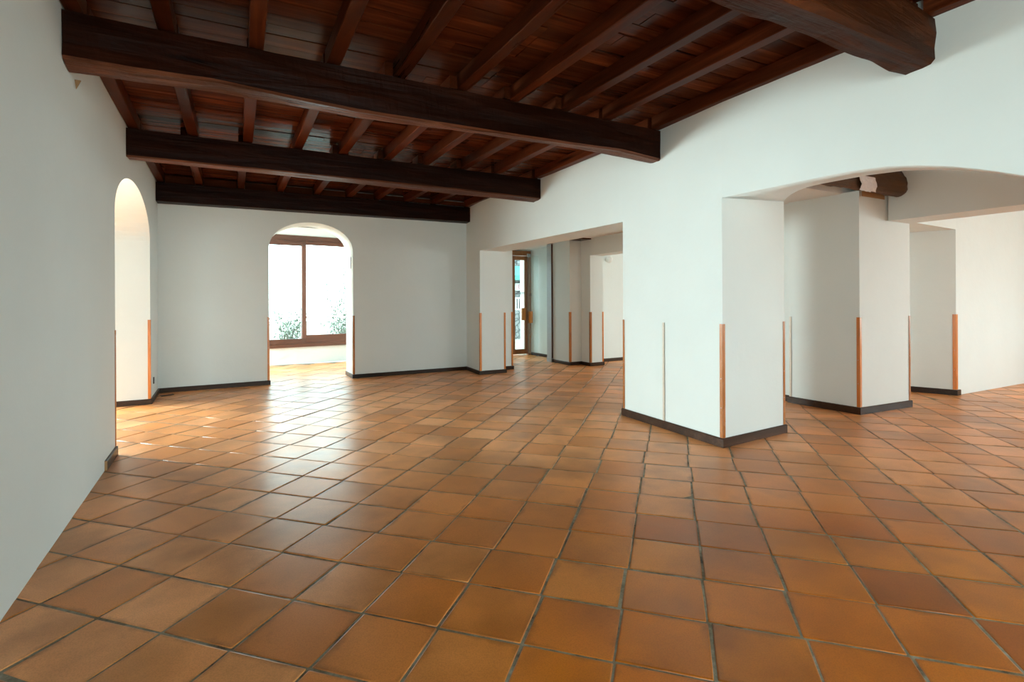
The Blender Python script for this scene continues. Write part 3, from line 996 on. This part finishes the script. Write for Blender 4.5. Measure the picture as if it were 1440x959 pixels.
# grey sliding panel beside the stepped hall wall
pn = empty('sliding_panel', (6.725, 10.62, 0))
bm = bmesh.new()
box(bm, -.015, -.10, .10, .022, .10, 2.83, .003)
obj('panel', bm, M_PANEL, pn)
bm = bmesh.new()
box(bm, -.022, -.105, .002, .023, .105, .098, .003)
obj('kick_plate', bm, M_STEEL, pn)
bm = bmesh.new()
box(bm, -.018, -.112, .10, .022, -.1015, 2.83, .002)
obj('edge_strip', bm, M_FRAME_V, pn)
tag(pn, 'narrow grey upright panel with a metal kick plate beside the glass door', 'panel')

# dark lintel ends peeping out under the hall ceiling
for x0, y0, x1, y1, lab in ((6.70, 10.50, 6.748, 10.715, 'small brown timber end above the grey upright panel'),
                            (6.72, 9.40, 7.06, 9.78, 'flat brown timber under the ceiling above the stepped hall wall')):
    bm = bmesh.new()
    box(bm, x0, y0, 2.842, x1, y1, 2.925, .004)
    tag(obj('timber_end', bm, M_BOARD), lab, 'timber')

# white globe lamp on the far room wall
lamp = empty('wall_lamp', (7.95, 9.975, 2.46))
bm = bmesh.new()
bmesh.ops.create_cone(bm, cap_ends=True, segments=24, radius1=.045, radius2=.04, depth=.02, matrix=Matrix.Translation((0, -.010, 0)) @ Matrix.Rotation(PI / 2, 4, 'X'))
obj('base', bm, M_WPLASTIC, lamp)
bm = bmesh.new()
bmesh.ops.create_uvsphere(bm, u_segments=24, v_segments=16, radius=.085, matrix=Matrix.Translation((0, -.095, 0)))
obj('shade', bm, M_WPLASTIC, lamp, True)
tag(lamp, 'round white globe wall lamp high in the room past the far opening', 'lamp')

# ------------------------------------------------------------------ log end over the middle pier
def log_end():
    rr = random.Random(3)
    bm = bmesh.new()
    rings = []
    n, m = 30, 26
    for i in range(n + 1):
        t = i / n
        x = 5.75 + (7.637 - 5.75) * t
        ring = []
        # swells towards the pier, rounded at its outer end
        swell = 0.125 + 0.035 * t
        for k in range(m):
            a = 2 * PI * k / m
            r = 1 + 0.07 * math.sin(3 * a + x * 2) + 0.05 * math.sin(7 * a + x * 5) + rr.uniform(-.05, .05)
            yy = 3.590 + math.cos(a) * 0.122 * r * (0.85 + .15 * t)
            zz = 2.955 + 0.012 * t + math.sin(a) * swell * 1.02 * r
            ring.append(bm.verts.new((x, yy, min(zz, 3.2))))
        rings.append(ring)
    for a, b in zip(rings[:-1], rings[1:]):
        for k in range(m):
            f = bm.faces.new((a[k], a[(k + 1) % m], b[(k + 1) % m], b[k]))
            f.smooth = True
    bm.faces.new(rings[0][::-1]); bm.faces.new(rings[-1])
    return obj('timber_log', bm, M_LOGB)
M_LOGB = wood('brown_log_wood', (0.036, 0.016, 0.004), (0.19, 0.088, 0.026), 'X', rough=(0.5, 0.7), bumps=0.9, bdist=0.03)
lg = log_end()
tag(lg, 'rough brown log end sticking out of the white header above the middle pier', 'log')
bm = bmesh.new()
rr = random.Random(4)
# crumpled wrap round the lower side of the log
gr = []
for i in range(9):
    row = []
    for j in range(7):
        a = PI * (1.02 + 0.36 * j / 6)
        rad = 1.08 + rr.uniform(-.05, .07)
        x = 6.50 + 0.042 * i + .03 * j + rr.uniform(-.012, .012)
        row.append(bm.verts.new((x, 3.590 + math.cos(a) * .124 * rad, 2.958 + math.sin(a) * .155 * rad)))
    gr.append(row)
for i in range(8):
    for j in range(6):
        bm.faces.new((gr[i][j], gr[i][j + 1], gr[i + 1][j + 1], gr[i + 1][j]))
wr = obj('wrap', bm, M_FOIL, lg)
wr['label'] = 'crumpled white wrapping'
sm = wr.modifiers.new('thick', 'SOLIDIFY'); sm.thickness = .004
bm = bmesh.new()
box(bm, 7.075, 3.722, 2.795, 7.60, 3.7285, 2.868, .002)
obj('packing_board', bm, M_RAW, lg)

# ------------------------------------------------------------------ small fittings
# wall plate on the reveal of the round arch
sp = BW0 + bdir * s1 + bn * .235
pl = empty('wall_plate', (sp.x, sp.y, 2.23), math.atan2(bn.y, bn.x))
bm = bmesh.new()
box(bm, -.075, .0006, -.115, .075, .010, .115, .003)
obj('plate', bm, M_WPLASTIC, pl)
bm = bmesh.new()
box(bm, -.083, .0004, -.112, -.0755, .012, .112, .001)
obj('edge', bm, M_BLACK, pl)
tag(pl, 'white wall plate with a dark edge on the reveal of the round arch', 'wall plate')
# black socket low on the wall between narrow arch and corner
so = empty('socket_box', (LX(9.47), 9.47, 0.30), -0.0185)
bm = bmesh.new()
box(bm, .0006, -.022, -.05, .014, .022, .05, .004)
obj('cover', bm, M_BLACK, so)
bm = bmesh.new()
bmesh.ops.create_cone(bm, cap_ends=True, segments=12, radius1=.010, radius2=.009, depth=.006, matrix=Matrix.Translation((.0165, 0, .012)) @ Matrix.Rotation(PI / 2, 4, 'Y'))
obj('cable_gland', bm, M_STEEL, so)
tag(so, 'small black socket low on the wall between the narrow arch and the corner', 'socket')
# wooden wedge under the end of the splintered beam
bm = bmesh.new()
vs = [bm.verts.new(p) for p in ((LX(4.75) + .001, 4.700, 3.060), (LX(4.75) + .035, 4.700, 3.060), (LX(4.75) + .008, 4.703, 2.995), (LX(4.75) + .001, 4.716, 3.060), (LX(4.75) + .035, 4.716, 3.060), (LX(4.75) + .008, 4.713, 2.995))]
for f in ((0, 2, 1), (3, 4, 5), (0, 1, 4, 3), (1, 2, 5, 4), (2, 0, 3, 5)):
    bm.faces.new([vs[i] for i in f])
tag(obj('wooden_wedge', bm, M_RAW), 'small pointed wooden wedge on the narrow arch wall behind the splintered beam', 'wedge')
# scrap of dark wood on the floor in the corner
bm = bmesh.new()
box(bm, -.09, -.03, 0.004, .09, .03, .016, .004)
sc = obj('wood_scrap', bm, M_BASE)
sc.location = (-0.93, 9.80, 0); sc.rotation_euler = (0, 0, .5)
tag(sc, 'thin dark scrap of wood on the tiles in the back corner', 'wood scrap')

# ------------------------------------------------------------------ outside
bm = bmesh.new()
g = [bm.verts.new(p) for p in ((-30, -30, -.12), (40, -30, -.12), (40, 45, -.12), (-30, 45, -.12))]
bm.faces.new(g)
struct(obj('ground', bm, M_GROUND))

def shrub(x, y, h, r, seed, label):
    rr = random.Random(seed)
    e_ = empty('garden_shrub', (x, y, -.12))
    bs = bmesh.new()
    bl = bmesh.new()
    for s in range(9):
        a = rr.uniform(0, 2 * PI)
        top = Vector((math.cos(a) * r * rr.uniform(.2, .9), math.sin(a) * r * rr.uniform(.2, .9), h * rr.uniform(.6, 1)))
        base = Vector((math.cos(a) * .05, math.sin(a) * .05, 0))
        prev = None
        for i in range(7):
            t = i / 6
            c = base.lerp(top, t) + Vector((0, 0, .1 * math.sin(t * PI)))
            rad = .018 * (1 - .8 * t)
            ring = [bs.verts.new(c + Vector((math.cos(q) * rad, math.sin(q) * rad, 0))) for q in (0, 2.1, 4.2)]
            if prev:
                for k in range(3):
                    bs.faces.new((prev[k], prev[(k + 1) % 3], ring[(k + 1) % 3], ring[k]))
            prev = ring
            if i > 0:
                for _ in range(16):
                    p = c + Vector((rr.gauss(0, .13), rr.gauss(0, .13), rr.gauss(0, .12)))
                    q = Matrix.Rotation(rr.uniform(0, 6.28), 3, 'Z') @ Matrix.Rotation(rr.uniform(-1.2, 1.2), 3, 'X')
                    l_, w_ = rr.uniform(.06, .12), rr.uniform(.02, .035)
                    vv = [bl.verts.new(p + q @ Vector(d)) for d in ((0, 0, 0), (w_, l_ * .5, .01), (0, l_, 0), (-w_, l_ * .5, .01))]
                    bl.faces.new(vv)
    obj('branches', bs, M_STEM, e_)
    obj('foliage', bl, M_LEAF, e_)
    return tag(e_, label, 'shrub', 'shrubs outside the veranda window')
shrub(1.3, 15.6, 1.45, .45, 1, 'washed-out garden shrub outside the sliding window, behind the meeting stile')
shrub(2.9, 16.1, 1.75, .6, 2, 'washed-out garden shrub outside the sliding window pane nearer the arcade')
shrub(0.0, 16.0, 1.1, .5, 3, 'low washed-out garden shrub outside the sliding window pane nearer the corner')
shrub(3.3, 18.5, 3.6, .9, 4, 'tall washed-out garden shrub farther out behind the veranda window')

# stone house across the street, seen through the street door
bm = bmesh.new()
box(bm, 4.6, 19.02, -.12, 17, 19.6, 4.6)
st = obj('stone_house', bm, M_STONE)
tag(st, 'pale rubble stone house front across the street beyond the glazed door', 'house')
bm = bmesh.new()
box(bm, 10.35, 19.0, 1.08, 10.95, 19.04, 1.62, .01)
wf = obj('house_window', bm, M_WPLASTIC, st)
bm = bmesh.new()
for i in range(5):
    box(bm, 10.40 + i * .105, 18.992, 1.14, 10.455 + i * .105, 19.0, 1.56, .002)
obj('window_bars', bm, M_BLACK, wf)
aw = empty('shop_awning', (9.6, 18.99, 2.42))
bm = bmesh.new()
v = [bm.verts.new(p) for p in ((-1.6, 0, .5), (2.6, 0, .5), (2.6, -.75, .08), (-1.6, -.75, .08), (2.6, -.77, -.12), (-1.6, -.77, -.12))]
bm.faces.new((v[0], v[1], v[2], v[3])); bm.faces.new((v[3], v[2], v[4], v[5]))
o = obj('canopy', bm, M_TEAL, aw)
o.modifiers.new('thick', 'SOLIDIFY').thickness = .01
tag(aw, 'pale teal shop awning on the stone house across the street', 'awning')
sg = empty('shop_sign', (10.64, 18.955, 2.05))
bm = bmesh.new()
box(bm, -.34, -.03, -.15, .34, .025, .15, .01)
obj('board', bm, M_WPLASTIC, sg)
text_mesh('lettering', 'EBE', 0.26, M_PINK, (0, -.034, 0), (PI / 2, 0, 0), sg, .002)
tag(sg, 'small white shop sign with pink lettering under the teal awning', 'sign')
